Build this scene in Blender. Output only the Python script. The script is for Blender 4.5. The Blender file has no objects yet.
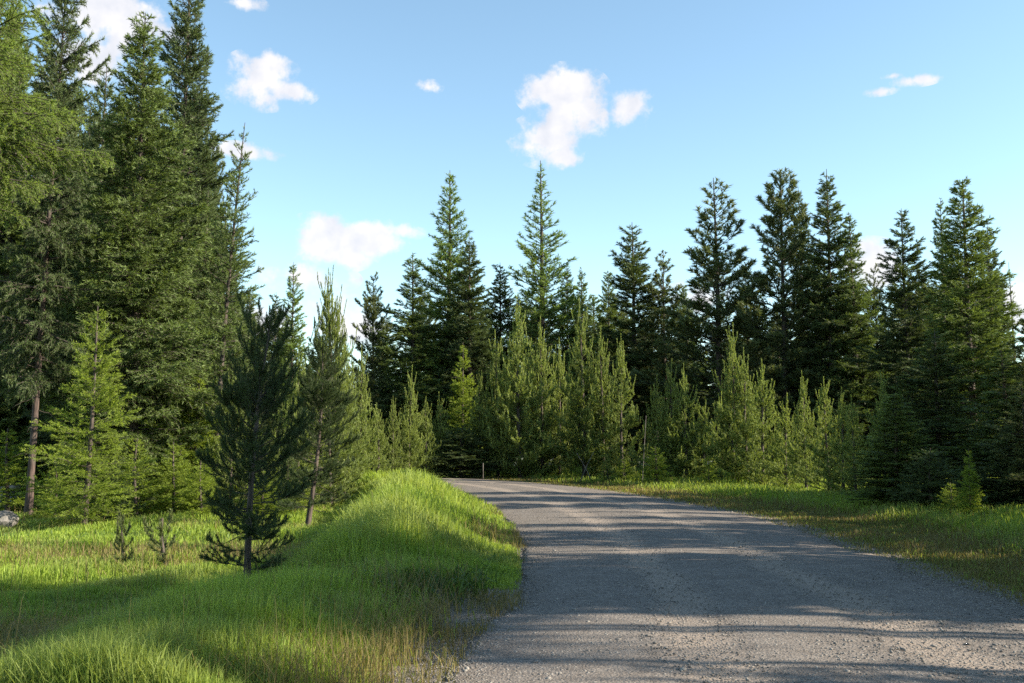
import bpy, math
import numpy as np
from mathutils import Vector

scene = bpy.context.scene
C = scene.collection
R = math.radians

# ------------------------------------------------------------------ camera
PITCH = math.atan((447 - 341.5) / 1000.0)
CAM_Z = 1.6
cam_d = bpy.data.cameras.new('camera')
cam = bpy.data.objects.new('camera', cam_d)
C.objects.link(cam)
cam.location = (0, 0, CAM_Z)
cam.rotation_euler = (R(90) + PITCH, 0, 0)
cam_d.sensor_width = 36
cam_d.lens = 36 * 1000 / 1024
cam_d.clip_end = 3000
scene.camera = cam

# ------------------------------------------------------------------ light
SUN_AZ, SUN_EL = 97.0, 27.0            # clockwise from the view direction (+Y)
scene.view_settings.view_transform = 'Standard'
scene.view_settings.look = 'None'
scene.view_settings.exposure = 1.35
scene.view_settings.gamma = 1
scene.view_settings.use_curve_mapping = False
scene.cycles.max_bounces = 5
scene.cycles.diffuse_bounces = 3
scene.cycles.glossy_bounces = 2
scene.cycles.transmission_bounces = 3
scene.cycles.transparent_max_bounces = 4
scene.cycles.use_denoising = False

sun_d = bpy.data.lights.new('sun', 'SUN')
sun_d.energy = 5.0
sun_d.angle = R(0.6)
sun_d.color = (1.0, 0.90, 0.74)
sun = bpy.data.objects.new('sun', sun_d)
C.objects.link(sun)
SUNV = Vector((math.sin(R(SUN_AZ)) * math.cos(R(SUN_EL)), math.cos(R(SUN_AZ)) * math.cos(R(SUN_EL)), math.sin(R(SUN_EL))))
sun.rotation_euler = SUNV.to_track_quat('Z', 'Y').to_euler()
sun.location = (20, -10, 30)


def raydir(px, py):
    u, v = (px - 512) / 1000.0, (341.5 - py) / 1000.0
    c, s = math.cos(PITCH), math.sin(PITCH)
    return Vector((u, c - v * s, s + v * c))


def P(px, py, d):
    """point at distance d ahead seen at pixel px,py"""
    r = raydir(px, py)
    return Vector((0, 0, CAM_Z)) + r * (d / r.y)


def G(px, py, z=0.0):
    r = raydir(px, py)
    return Vector((0, 0, CAM_Z)) + r * ((z - CAM_Z) / r.z)


# sky with a few fair-weather clouds, all by direction
world = bpy.data.worlds.new('World')
scene.world = world
world.use_nodes = True
wt = world.node_tree
wt.nodes.clear()


def wn(kind, **kw):
    n = wt.nodes.new(kind)
    for k, v in kw.items():
        setattr(n, k, v)
    return n


def wmath(op, a, b=None, c=None, clamp=False):
    n = wn('ShaderNodeMath', operation=op, use_clamp=clamp)
    for i, x in enumerate((a, b, c)):
        if x is None:
            continue
        if isinstance(x, (int, float)):
            n.inputs[i].default_value = x
        else:
            wt.links.new(x, n.inputs[i])
    return n.outputs[0]


out = wn('ShaderNodeOutputWorld')
bg = wn('ShaderNodeBackground')
bg.inputs['Strength'].default_value = 0.12
sky = wn('ShaderNodeTexSky', sky_type='NISHITA')
sky.sun_disc = False
sky.sun_elevation = R(SUN_EL)
sky.sun_rotation = R(SUN_AZ)
sky.altitude = 700
sky.air_density = 1.0
sky.dust_density = 0.3
sky.ozone_density = 1.4
tc = wn('ShaderNodeTexCoord')
nd = wn('ShaderNodeVectorMath', operation='NORMALIZE')
wt.links.new(tc.outputs['Generated'], nd.inputs[0])
DIR = nd.outputs[0]
nz = wn('ShaderNodeTexNoise')
nz.inputs['Scale'].default_value = 30
nz.inputs['Detail'].default_value = 7
nz.inputs['Roughness'].default_value = 0.6
wt.links.new(DIR, nz.inputs['Vector'])
CLOUDS = [  # px, py, rx, ry, weight
    (262, 80, 36, 26, 1), (293, 91, 22, 13, .9), (245, 152, 36, 9, .75),
    (330, 240, 46, 24, 1.1), (368, 238, 46, 20, 1.1), (402, 232, 26, 9, .9), (340, 256, 30, 14, 1), (300, 278, 50, 16, .7), (342, 325, 40, 26, .6),
    (110, 15, 60, 36, 1), (90, 60, 50, 34, .9), (170, 30, 30, 20, .6), (245, 4, 20, 8, .8),
    (563, 92, 40, 24, 1.05), (586, 112, 26, 26, .95), (547, 140, 34, 24, .95), (560, 118, 24, 26, 1), (629, 108, 24, 20, .85), (560, 156, 20, 12, .9),
    (918, 80, 22, 6, .62), (893, 76, 10, 3, .35), (880, 92, 16, 4, .32), (427, 87, 14, 7, .34),
    (868, 268, 34, 26, .9), (1018, 300, 26, 34, .95), (700, 300, 40, 16, .6), (240, 330, 60, 40, .6),
    (-200, 60, 120, 50, .8), (1300, 120, 130, 40, .8), (1500, 200, 120, 60, .8)]
field = None
for (px, py, rx, ry, w) in CLOUDS:
    c = raydir(px, py).normalized()
    right = Vector((c.y, -c.x, 0)).normalized()
    up = right.cross(c).normalized()
    k = c.dot(raydir(px, py))
    sub = wn('ShaderNodeVectorMath', operation='SUBTRACT')
    wt.links.new(DIR, sub.inputs[0])
    sub.inputs[1].default_value = c
    vals = []
    for ax, r in ((right, rx), (up, ry)):
        dp = wn('ShaderNodeVectorMath', operation='DOT_PRODUCT')
        wt.links.new(sub.outputs[0], dp.inputs[0])
        dp.inputs[1].default_value = ax * (1000.0 * k / (r * 1.25))
        vals.append(wmath('POWER', wmath('ABSOLUTE', dp.outputs['Value']), 2.0))
    dist = wmath('SQRT', wmath('ADD', vals[0], vals[1]))
    f = wmath('MULTIPLY', wmath('SUBTRACT', 1.0, dist, clamp=True), w)
    field = f if field is None else wmath('MAXIMUM', field, f)
nn = wmath('MULTIPLY', wmath('SUBTRACT', nz.outputs['Fac'], 0.51), 2.2)
dens = wmath('ADD', field, nn)
mr = wn('ShaderNodeMapRange', interpolation_type='SMOOTHSTEP')
wt.links.new(dens, mr.inputs['Value'])
mr.inputs['From Min'].default_value = 0.06
mr.inputs['From Max'].default_value = 0.56
edge = wmath('MULTIPLY', mr.outputs[0], wmath('GREATER_THAN', field, 0.001))
nz2 = wn('ShaderNodeTexNoise')
nz2.inputs['Scale'].default_value = 40
nz2.inputs['Detail'].default_value = 4
wt.links.new(DIR, nz2.inputs['Vector'])
cr = wn('ShaderNodeMix', data_type='RGBA')
cr.inputs[6].default_value = (2.75, 2.8, 3.05, 1)
cr.inputs[7].default_value = (3.75, 3.6, 3.55, 1)
wt.links.new(wmath('MULTIPLY', wmath('SUBTRACT', nz2.outputs['Fac'], 0.3), 2.5, clamp=True), cr.inputs[0])
skytint = wn('ShaderNodeMix', data_type='RGBA', blend_type='MULTIPLY')
skytint.inputs[0].default_value = 1.0
wt.links.new(sky.outputs[0], skytint.inputs[6])
skytint.inputs[7].default_value = (.99, 1.035, .92, 1)
mx = wn('ShaderNodeMix', data_type='RGBA')
wt.links.new(wmath('MULTIPLY', edge, 0.93), mx.inputs[0])
wt.links.new(skytint.outputs[2], mx.inputs[6])
wt.links.new(cr.outputs[2], mx.inputs[7])
wt.links.new(mx.outputs[2], bg.inputs['Color'])
wt.links.new(bg.outputs[0], out.inputs[0])


# ------------------------------------------------------------------ materials
class NT:
    def __init__(self, name):
        self.m = bpy.data.materials.new(name)
        self.m.use_nodes = True
        self.t = self.m.node_tree
        self.t.nodes.clear()
        self.out = self.n('ShaderNodeOutputMaterial')

    def n(self, kind, **kw):
        n = self.t.nodes.new(kind)
        for k, v in kw.items():
            setattr(n, k, v)
        return n

    def l(self, a, b):
        self.t.links.new(a, b)

    def put(self, x, sock):
        if hasattr(x, 'is_output'):
            self.l(x, sock)
        elif isinstance(x, (tuple, list)) and len(x) == 3 and sock.type == 'RGBA':
            sock.default_value = (*x, 1)
        else:
            sock.default_value = x

    def mix(self, f, a, b, blend='MIX'):
        n = self.n('ShaderNodeMix', data_type='RGBA', blend_type=blend)
        self.put(f, n.inputs[0]); self.put(a, n.inputs[6]); self.put(b, n.inputs[7])
        return n.outputs[2]

    def math(self, op, a, b=0.0, clamp=False):
        n = self.n('ShaderNodeMath', operation=op, use_clamp=clamp)
        self.put(a, n.inputs[0]); self.put(b, n.inputs[1])
        return n.outputs[0]

    def noise(self, scale, detail=4, rough=0.55, vec=None, dist=0.0):
        n = self.n('ShaderNodeTexNoise')
        n.inputs['Scale'].default_value = scale
        n.inputs['Detail'].default_value = detail
        n.inputs['Roughness'].default_value = rough
        n.inputs['Distortion'].default_value = dist
        if vec is not None:
            self.l(vec, n.inputs['Vector'])
        return n.outputs['Fac']

    def ramp(self, x, lo, hi):
        n = self.n('ShaderNodeMapRange', interpolation_type='SMOOTHSTEP')
        self.l(x, n.inputs[0])
        n.inputs[1].default_value = lo
        n.inputs[2].default_value = hi
        return n.outputs[0]

    def attr(self, name):
        return self.n('ShaderNodeAttribute', attribute_name=name).outputs['Fac']


def foliage_mat(name, old, new, rnd_col, trans=0.35, rough=0.55, spec=0.25, patch=0.0, patch_col=None):
    """needles and blades: base colour old -> new by the growth attribute, each plant a little different"""
    t = NT(name)
    tint = t.attr('tint')
    info = t.n('ShaderNodeObjectInfo')
    col = t.mix(tint, old, new)
    col = t.mix(t.math('MULTIPLY', info.outputs['Random'], 0.45), col, rnd_col)
    if patch_col is not None:
        geo = t.n('ShaderNodeNewGeometry')
        pn = t.ramp(t.noise(patch, 3, .6, geo.outputs['Position']), .45, .62)
        col = t.mix(t.math('MULTIPLY', pn, .6), col, patch_col)
    pr = t.n('ShaderNodeBsdfPrincipled')
    t.l(col, pr.inputs['Base Color'])
    pr.inputs['Roughness'].default_value = rough
    pr.inputs['Specular IOR Level'].default_value = spec
    tr = t.n('ShaderNodeBsdfTranslucent')
    tcol = t.mix(1.0, col, (1.3, 1.25, .6), 'MULTIPLY')
    t.l(tcol, tr.inputs['Color'])
    ms = t.n('ShaderNodeMixShader')
    ms.inputs[0].default_value = trans
    t.l(pr.outputs[0], ms.inputs[1]); t.l(tr.outputs[0], ms.inputs[2])
    t.l(ms.outputs[0], t.out.inputs[0])
    return t.m


def bark_mat(name, a, b, scale=1.0):
    t = NT(name)
    tc = t.n('ShaderNodeTexCoord')
    mp = t.n('ShaderNodeMapping')
    mp.inputs['Scale'].default_value = (14 * scale, 14 * scale, 3.2 * scale)
    t.l(tc.outputs['Object'], mp.inputs['Vector'])
    f = t.noise(1.0, 5, .65, mp.outputs[0])
    f2 = t.noise(2.2, 3, .6, tc.outputs['Object'])
    col = t.mix(t.ramp(f, .38, .62), a, b)
    col = t.mix(t.math('MULTIPLY', t.ramp(f2, .5, .7), .4), col, (.12, .11, .095))
    pr = t.n('ShaderNodeBsdfPrincipled')
    t.l(col, pr.inputs['Base Color'])
    pr.inputs['Roughness'].default_value = .9
    bp = t.n('ShaderNodeBump')
    bp.inputs['Strength'].default_value = .8
    bp.inputs['Distance'].default_value = .03
    t.l(f, bp.inputs['Height']); t.l(bp.outputs[0], pr.inputs['Normal'])
    t.l(pr.outputs[0], t.out.inputs[0])
    return t.m


M_SPRUCE = foliage_mat('spruce_needles', (0.086, 0.128, 0.034), (0.222, 0.290, 0.077), (0.094, 0.144, 0.053), .32)
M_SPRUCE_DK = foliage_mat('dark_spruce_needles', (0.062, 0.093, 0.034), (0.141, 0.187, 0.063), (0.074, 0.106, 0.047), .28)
M_LARCH = foliage_mat('larch_needles', (0.112, 0.180, 0.048), (0.249, 0.346, 0.094), (0.124, 0.186, 0.063), .38)
M_PINE = foliage_mat('pine_needles', (0.074, 0.103, 0.041), (0.182, 0.209, 0.074), (0.095, 0.119, 0.054), .26)
M_YOUNG = foliage_mat('young_pine_needles', (0.136, 0.191, 0.052), (0.369, 0.435, 0.125), (0.175, 0.228, 0.065), .36)
M_LIME = foliage_mat('young_fir_needles', (.175, .250, .030), (.350, .430, .070), (.190, .260, .045), .45)
M_LIMEL = foliage_mat('lime_larch_needles', (0.168, 0.247, 0.044), (0.314, 0.402, 0.088), (0.168, 0.241, 0.061), .48)  # lime green needles of the drooping larch, yellower than the other larches
M_DARK = foliage_mat('shaded_pine_needles', (0.037, 0.060, 0.020), (0.069, 0.101, 0.031), (0.043, 0.065, 0.024), .2)  # needle colour itself darkened to deepen the shade on these pines
M_BARK = bark_mat('rough_bark', (.040, .031, .026), (.105, .078, .062))
M_BARK_RED = bark_mat('reddish_bark', (.038, .027, .022), (.105, .070, .057))
M_TWIG = bark_mat('twig_bark', (.035, .028, .022), (.075, .058, .044), 3)


# ------------------------------------------------------------------ mesh helpers
def np_mesh(name, verts, faces_list, mat, attrs=None, smooth=False):
    """faces_list: arrays (n,3) or (n,4)"""
    me = bpy.data.meshes.new(name)
    nv = len(verts)
    loops = np.concatenate([f.reshape(-1) for f in faces_list]).astype(np.int32)
    totals = np.concatenate([np.full(len(f), f.shape[1], np.int32) for f in faces_list])
    starts = np.concatenate([[0], np.cumsum(totals)[:-1]]).astype(np.int32)
    me.vertices.add(nv)
    me.vertices.foreach_set('co', np.ascontiguousarray(verts, np.float32).ravel())
    me.loops.add(len(loops))
    me.loops.foreach_set('vertex_index', loops)
    me.polygons.add(len(totals))
    me.polygons.foreach_set('loop_start', starts)
    me.polygons.foreach_set('loop_total', totals)
    if smooth:
        me.polygons.foreach_set('use_smooth', np.ones(len(totals), bool))
    for k, a in (attrs or {}).items():
        at = me.attributes.new(k, 'FLOAT', 'POINT')
        at.data.foreach_set('value', np.ascontiguousarray(a, np.float32))
    me.update(calc_edges=True)
    me.materials.append(mat)
    return me


def unit(v):
    return v / np.maximum(np.linalg.norm(v, axis=-1, keepdims=True), 1e-9)


def tubes(pts, rad, sides=5, cap=False):
    """pts (N,K,3), rad (N,K) -> verts, quads"""
    N, K, _ = pts.shape
    tan = unit(np.gradient(pts, axis=1))
    ref = np.where(np.abs(tan[..., 2:3]) > .9, np.array([1., 0, 0]), np.array([0, 0, 1.]))
    ref = np.broadcast_to(ref[:, :1], tan.shape)
    a = unit(np.cross(tan, ref)); b = np.cross(tan, a)
    th = np.linspace(0, 2 * np.pi, sides, endpoint=False)
    v = pts[:, :, None] + rad[:, :, None, None] * (a[:, :, None] * np.cos(th)[:, None] + b[:, :, None] * np.sin(th)[:, None])
    idx = np.arange(N * K * sides).reshape(N, K, sides)
    q = np.stack([idx[:, :-1], np.roll(idx, -1, 2)[:, :-1], np.roll(idx, -1, 2)[:, 1:], idx[:, 1:]], -1).reshape(-1, 4)
    return v.reshape(-1, 3), q


def blades(pos, d, length, width, rng):
    """one narrow triangle each"""
    side = unit(np.cross(d, rng.normal(size=d.shape)))
    h = side * (width * .5)[:, None]
    v = np.stack([pos - h, pos + h, pos + d * length[:, None]], 1).reshape(-1, 3)
    return v, np.arange(len(v)).reshape(-1, 3)


def lerp(a, b, t):
    return a + (b - a) * t


def path(p0, az, e0, e1, L, K, wob, rng):
    """curves from p0 heading az, elevation running e0->e1"""
    t = np.linspace(0, 1, K)
    e = e0[:, None] + (e1 - e0)[:, None] * t + rng.normal(0, wob, (len(L), K))
    a = az[:, None] + np.cumsum(rng.normal(0, wob * .6, (len(L), K)), 1)
    d = np.stack([np.cos(e) * np.cos(a), np.cos(e) * np.sin(a), np.sin(e)], -1)
    step = (L / (K - 1))[:, None, None] * d[:, :-1]
    pts = np.concatenate([np.zeros((len(L), 1, 3)), np.cumsum(step, 1)], 1) + p0[:, None]
    return pts, d


def conifer(H, Rr, cb=.05, shape=.85, belly=.12, spacing=.28, per=6, el=(-10, 45), curve=(12, 5), tw_d=7, tw_r=.42, tw_ang=50,
            tw_droop=-8, bl_d=45, bl_len=.16, bl_w=.026, spread=.7, irregular=.25, gap=0.0, trunk_r=None, lean=0.0, start=.15,
            seed=1, candle=0.0, tuft=0.0, dead=0, mats=None, up=0.0, bare_top=0.0, jit=.55, mint=.14, extra=(), leader=1.5, ctw=.10, trunk_bend=.15, name='tree', hang=0.0):
    rng = np.random.default_rng(seed)
    tr = trunk_r or H * .0075 + .02
    # trunk
    K = 18
    z = np.linspace(0, 1, K)
    ph = rng.uniform(0, 6.28, 2)
    bx = trunk_bend * (np.sin(z * 3.1 + ph[0]) - np.sin(ph[0]) * (1 - z)) * .5
    by = trunk_bend * (np.sin(z * 2.7 + ph[1]) - np.sin(ph[1]) * (1 - z)) * .5
    tp = np.stack([bx, by, z * H], -1)
    trad = tr * (1 - z) ** .85 + .012 + tr * .5 * np.exp(-z * H / .25)
    tp[0, 2] = -.4
    tv, tq = tubes(tp[None], trad[None], 10)

    def tpos(h):
        return np.stack([np.interp(h, z * H, bx), np.interp(h, z * H, by), h], -1)
    # whorls
    hs = []
    h = H * cb
    while h < H - .25:
        n = max(2, int(round(rng.normal(per, 1))))
        if h > H * .85:
            n = max(2, n - 1)
        az0 = rng.uniform(0, 6.28)
        hs += [(h + rng.normal(0, spacing * jit), az0 + k * 6.283 / n + rng.normal(0, .25)) for k in range(n) if rng.random() > gap]
        h += spacing * rng.uniform(.7, 1.3)
    hs = np.array(hs + [(x[0] * H, x[1]) for x in extra])
    hh, az = np.clip(hs[:, 0], .1, H - .1), hs[:, 1]
    t = np.clip((hh / H - cb) / (1 - cb), 0, 1)
    env = (1 - t) ** shape * np.clip(.55 + t / max(belly, .01) * .45, 0, 1)
    lump = 1 + irregular * (np.sin(az * 2 + hh * 1.3 * 12 / H + ph[0]) * .5 + np.sin(az * 3 - hh * 2.9 * 12 / H + ph[1]) * .4)
    L = Rr * env * lump * np.clip(rng.normal(.93, irregular * .55, len(hh)), .35, 1.4) + .05
    if extra:
        L[-len(extra):] = [x[2] for x in extra]
    e0 = np.radians(lerp(el[0], el[1], t) + rng.normal(0, 6, len(hh)))
    e1 = e0 + np.radians(lerp(curve[0], curve[1], t))
    if extra:
        e0[-len(extra):] = np.radians([x[3] for x in extra]); e1[-len(extra):] = e0[-len(extra):] + .25
    KB = 8
    bp, bd = path(tpos(hh), az, e0, e1, L, KB, .07, rng)
    br = (.008 + .008 * L)[:, None] * (1 - .85 * np.linspace(0, 1, KB)) * min(1.3, tr / .12)
    lv, lq = tubes(bp, br, 4)
    # twigs
    nt = np.maximum(2, (L * tw_d).astype(int))
    bi = np.repeat(np.arange(len(L)), nt)
    tt = start + (1 - start) * rng.random(len(bi)) ** .8
    f = tt * (KB - 1)
    i0 = np.clip(f.astype(int), 0, KB - 2)
    p = lerp(bp[bi, i0], bp[bi, i0 + 1], (f - i0)[:, None])
    bdir = bd[bi, i0]
    baz = np.arctan2(bdir[:, 1], bdir[:, 0])
    bel = np.arcsin(np.clip(bdir[:, 2], -1, 1))
    sgn = rng.choice([-1, 1], len(bi))
    taz = baz + sgn * np.radians(rng.normal(tw_ang, 12, len(bi)))
    tel = bel * .8 + np.radians(rng.normal(tw_droop, 10, len(bi)))
    tl = L[bi] * tw_r * (1 - tt) ** .6 * rng.uniform(.6, 1.15, len(bi)) + mint * min(1., H / 6) * (1 - .6 * t[bi]) * rng.uniform(.4, 1.3, len(bi))
    tel2 = tel + np.radians(up + rng.normal(0, 6, len(bi)))
    if hang:
        tel2 = tel2 - np.radians(hang) * rng.random(len(bi))
    KT = 4
    tpnt, tdir = path(p, taz, tel, tel2, tl, KT, .08, rng)
    sv, sq = tubes(tpnt, np.full((len(tl), KT), .0045) * (1 + tl[:, None]) * min(1.5, tr / .1), 3)
    # branch ends also carry needles
    lines = np.concatenate([tpnt, bp[:, [KB // 2 - 1, KB - 3, KB - 2, KB - 1]]])
    ll = np.concatenate([tl, L * .5])
    rel = np.concatenate([tt, np.full(len(L), .9)])
    htop = np.concatenate([hh[bi], hh]) / H
    if candle:
        # upright new shoots at the branch ends and the leader
        ends = np.concatenate([tpnt[rng.random(len(tl)) < ctw, -1], bp[:, -1]])
        cl = candle * rng.uniform(.35, 1.0, len(ends)) * (0.45 + .75 * ends[:, 2] / H)
        cp, _ = path(ends, rng.uniform(0, 6.28, len(ends)), np.full(len(ends), 1.25), np.full(len(ends), 1.5), cl, KT, .05, rng)
        lead, _ = path(tpos(np.array([H - .45 * candle - .1])), np.zeros(1), np.full(1, 1.5), np.full(1, 1.57), np.array([candle * leader]), KT, .02, rng)
        cp = np.concatenate([cp, lead]); cl = np.concatenate([cl, [candle * leader]])
        sv2, sq2 = tubes(cp, np.full((len(cl), KT), .007), 3)
        sq = np.concatenate([sq, sq2 + len(sv)]); sv = np.concatenate([sv, sv2])
    dens = bl_d * np.ones(len(ll))
    nb = np.maximum(3, (ll * dens).astype(int))
    li = np.repeat(np.arange(len(ll)), nb)
    u = rng.random(len(li))
    if tuft:
        u = 1 - (1 - .0) * rng.random(len(li)) ** (1 + tuft)
    f = u * 3
    j = np.clip(f.astype(int), 0, 2)
    bpz = lerp(lines[li, j], lines[li, j + 1], (f - j)[:, None])
    tg = unit(lines[li, j + 1] - lines[li, j])
    rad = unit(np.cross(tg, rng.normal(size=tg.shape)))
    d = unit(tg + rad * spread * rng.uniform(.6, 1.5, len(li))[:, None])
    blen = bl_len * rng.uniform(.6, 1.2, len(li)) * (.75 + .25 * np.clip(ll[li] / .4, 0, 1))
    bv, bf = blades(bpz, d, blen, bl_w * rng.uniform(.7, 1.2, len(li)), rng)
    tint = np.clip(.15 + .45 * u * rel[li] ** 2 + .25 * htop[li] + rng.normal(0, .15, len(li)), 0, 1)
    if candle:
        nc = np.maximum(4, (cl * bl_d * 1.5).astype(int))
        ci = np.repeat(np.arange(len(cl)), nc)
        uc = rng.random(len(ci)); f = uc * 3; j = np.clip(f.astype(int), 0, 2)
        cpz = lerp(cp[ci, j], cp[ci, j + 1], (f - j)[:, None])
        rad = unit(rng.normal(size=cpz.shape) * np.array([1, 1, .2]))
        dc = unit(np.array([0, 0, 1.5]) + rad * .8)
        cv, cf = blades(cpz, dc, bl_len * .8 * rng.uniform(.5, 1, len(ci)), bl_w * np.ones(len(ci)), rng)
        bf = np.concatenate([bf, cf + len(bv)]); bv = np.concatenate([bv, cv])
        tint = np.concatenate([tint, np.clip(.75 + rng.normal(0, .15, len(ci)), 0, 1)])
    # dead lower limbs
    if dead:
        dh = rng.uniform(.08, max(cb, .15) + .12, dead) * H
        da = rng.uniform(0, 6.28, dead)
        dl = rng.uniform(.25, 1.0, dead) * Rr * .6
        dp_, dd_ = path(tpos(dh), da, np.radians(rng.normal(-5, 15, dead)), np.radians(rng.normal(-15, 15, dead)), dl, KB, .15, rng)
        dv, dq = tubes(dp_, (.007 + .006 * dl)[:, None] * (1 - .8 * np.linspace(0, 1, KB)), 4)
        lq = np.concatenate([lq, dq + len(lv)]); lv = np.concatenate([lv, dv])
    lq = np.concatenate([lq, sq + len(lv)]); lv = np.concatenate([lv, sv])
    mn, mb = mats
    print('TREE', name, len(bf), 'twigs', len(tl), 'cover', round(len(bf) * bl_len * bl_w * .45 / (H * Rr), 2))
    return dict(H=H + (candle * .9 if candle else 0), R=Rr,
                trunk=np_mesh(name + '_trunk', tv, [tq], mb, smooth=True),
                limbs=np_mesh(name + '_limbs', lv, [lq], M_TWIG),
                crown=np_mesh(name + '_crown', bv, [bf], mn, {'tint': np.repeat(tint, 3)}))


# ------------------------------------------------------------------ road edges and terrain
def ground_pts(pix):
    return [tuple(G(x, y).xy) for x, y in pix]


LEFT = [(-1.2, -30), (-.9, -5), (-.65, 3)] + ground_pts([(455, 683), (480, 640), (522, 604), (530, 570), (525, 540), (504, 516), (479, 499), (450, 489)]) + \
       [(-4.6, 45), (-8.5, 50.5), (-18, 56), (-40, 59), (-120, 62)]
RIGHT = [(5.6, -30), (5.4, -5), (5.3, 5)] + ground_pts([(1024, 610), (960, 590), (900, 570), (850, 551), (800, 533), (760, 520), (720, 511), (660, 500), (620, 493.5)]) + \
        [(2.4, 40.5), (-.3, 48), (-4.5, 54.5), (-16, 61), (-40, 64.5), (-120, 68)]


def smooth_poly(pts, step=.4):
    pts = np.array(pts)
    for _ in range(3):       # chaikin
        a = pts[:-1] * .75 + pts[1:] * .25
        b = pts[:-1] * .25 + pts[1:] * .75
        pts = np.concatenate([pts[:1], np.stack([a, b], 1).reshape(-1, 2), pts[-1:]])
    s = np.concatenate([[0], np.cumsum(np.linalg.norm(np.diff(pts, axis=0), axis=1))])
    n = int(s[-1] / step)
    q = np.linspace(0, s[-1], n)
    return np.stack([np.interp(q, s, pts[:, 0]), np.interp(q, s, pts[:, 1])], -1)


LP, RP = smooth_poly(LEFT, .5), smooth_poly(RIGHT, .5)


def side_dist(poly, xy):
    """signed distance to a polyline: positive to the left of its direction"""
    res = np.empty(len(xy))
    for i in range(0, len(xy), 20000):
        p = xy[i:i + 20000]
        d2 = ((p[:, None] - poly[None]) ** 2).sum(-1)
        k = np.clip(d2.argmin(1), 1, len(poly) - 2)
        tan = unit(poly[k + 1] - poly[k - 1])
        rel = p - poly[k]
        res[i:i + 20000] = np.where(tan[:, 0] * rel[:, 1] - tan[:, 1] * rel[:, 0] > 0, 1, -1) * np.sqrt(d2[np.arange(len(p)), d2.argmin(1)])
    return res


_cgx = np.arange(-60, 70, .25); _cgy = np.arange(-8, 100, .25)
_CX, _CY = np.meshgrid(_cgx, _cgy)
_cxy = np.stack([_CX.ravel(), _CY.ravel()], -1)
_cache = {}
for _k, _poly in (('L', LP[::2]), ('R', RP[::2])):
    _cache[_k] = side_dist(_poly, _cxy).reshape(_CX.shape)


def side_fast(k, xy):
    g = _cache[k]
    fx = np.clip((xy[:, 0] + 60) / .25, 0, g.shape[1] - 1.001); fy = np.clip((xy[:, 1] + 8) / .25, 0, g.shape[0] - 1.001)
    ix, iy = fx.astype(int), fy.astype(int)
    fx, fy = fx - ix, fy - iy
    return (g[iy, ix] * (1 - fx) + g[iy, ix + 1] * fx) * (1 - fy) + (g[iy + 1, ix] * (1 - fx) + g[iy + 1, ix + 1] * fx) * fy


def sst(x, a, b):
    t = np.clip((x - a) / (b - a), 0, 1)
    return t * t * (3 - 2 * t)


def wavy(x, y, seed=0):
    r = np.random.default_rng(seed)
    o = 0
    for k in range(9):
        a = r.uniform(0, 6.28); f = .35 * 1.45 ** k
        o = o + np.sin((x * np.cos(a) + y * np.sin(a)) * f + r.uniform(0, 6.28)) / (1 + k * .6)
    return o / 2.2


def terrain(x, y, sl=None, sr=None):
    x = np.atleast_1d(np.asarray(x, float)); y = np.atleast_1d(np.asarray(y, float))
    xy = np.stack([x, y], -1)
    sl = side_fast('L', xy) if sl is None else sl
    sr = -side_fast('R', xy) if sr is None else sr
    A = .04 + .36 * sst(y, 12.5, 17) * (1 - .6 * sst(y, 28, 42))
    zl = A * sst(sl, .3, 2.3) * (1 - sst(sl, 2.4, 3.9)) - .42 * sst(sl, 2.1, 3.9) * (.35 + .65 * sst(y, 7.5, 11.5)) * (1 - .6 * sst(sl, 11, 24))
    zr = -.12 * sst(sr, .2, 2.5) + .25 * sst(sr, 4, 12)
    n = wavy(x, y, 3)
    z = np.where(sl > 0, zl + .05 * n * sst(sl, .4, 3), np.where(sr > 0, zr + .04 * n * sst(sr, .4, 3), -.03))
    # low heap of dry thatch and earth beside the road
    z = z + .13 * np.exp(-(((x + .85) / .75) ** 2 + ((y - 10.7) / .75) ** 2)) * (sl > 0)
    far = sst(np.hypot(x, y), 90, 400)
    return z + far * 2.0, sl, sr


def tz(x, y):
    return float(terrain([x], [y])[0][0])


def axis(lo, hi, fine_lo, fine_hi, st):
    mid = np.arange(fine_lo, fine_hi, st)
    a = fine_lo - np.cumsum(st * 1.18 ** np.arange(1, 60)); a = a[a > lo][::-1]
    b = mid[-1] + np.cumsum(st * 1.18 ** np.arange(1, 60)); b = b[b < hi]
    return np.concatenate([[lo], a, mid, b, [hi]])


gx = axis(-900, 900, -16, 16, .2)
gy = axis(-900, 1500, 2, 56, .2)
X, Y = np.meshgrid(gx, gy)
zg, sl, sr = terrain(X.ravel(), Y.ravel())
ny, nx = X.shape
idx = np.arange(nx * ny).reshape(ny, nx)
quads = np.stack([idx[:-1, :-1], idx[:-1, 1:], idx[1:, 1:], idx[1:, :-1]], -1).reshape(-1, 4)
vsl = sl - .75 * (1 - sst(Y.ravel(), 10.8, 12.2)) * (Y.ravel() > 0)
verge = np.clip(np.maximum(np.where(sl > 0, 1 - sst(vsl, .1, .9), 0), np.where(sr > 0, 1 - sst(sr, .2, 1.5), 0)) + ((sl <= 0) & (sr <= 0)), 0, 1)
gm = NT('meadow_soil')
geo = gm.n('ShaderNodeNewGeometry')
pos = geo.outputs['Position']
n1 = gm.noise(1.3, 6, .65, pos)
n2 = gm.noise(14, 5, .7, pos)
green = gm.mix(gm.ramp(n1, .35, .65), (.045, .062, .016), (.075, .085, .026))
green = gm.mix(gm.ramp(n2, .4, .7), green, (.10, .085, .045))
dirt = gm.mix(gm.ramp(n2, .35, .65), (.12, .095, .070), (.21, .18, .145))
vg = gm.math('ADD', gm.attr('verge'), gm.math('MULTIPLY', gm.math('SUBTRACT', n1, .5), 1.2), clamp=True)
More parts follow.
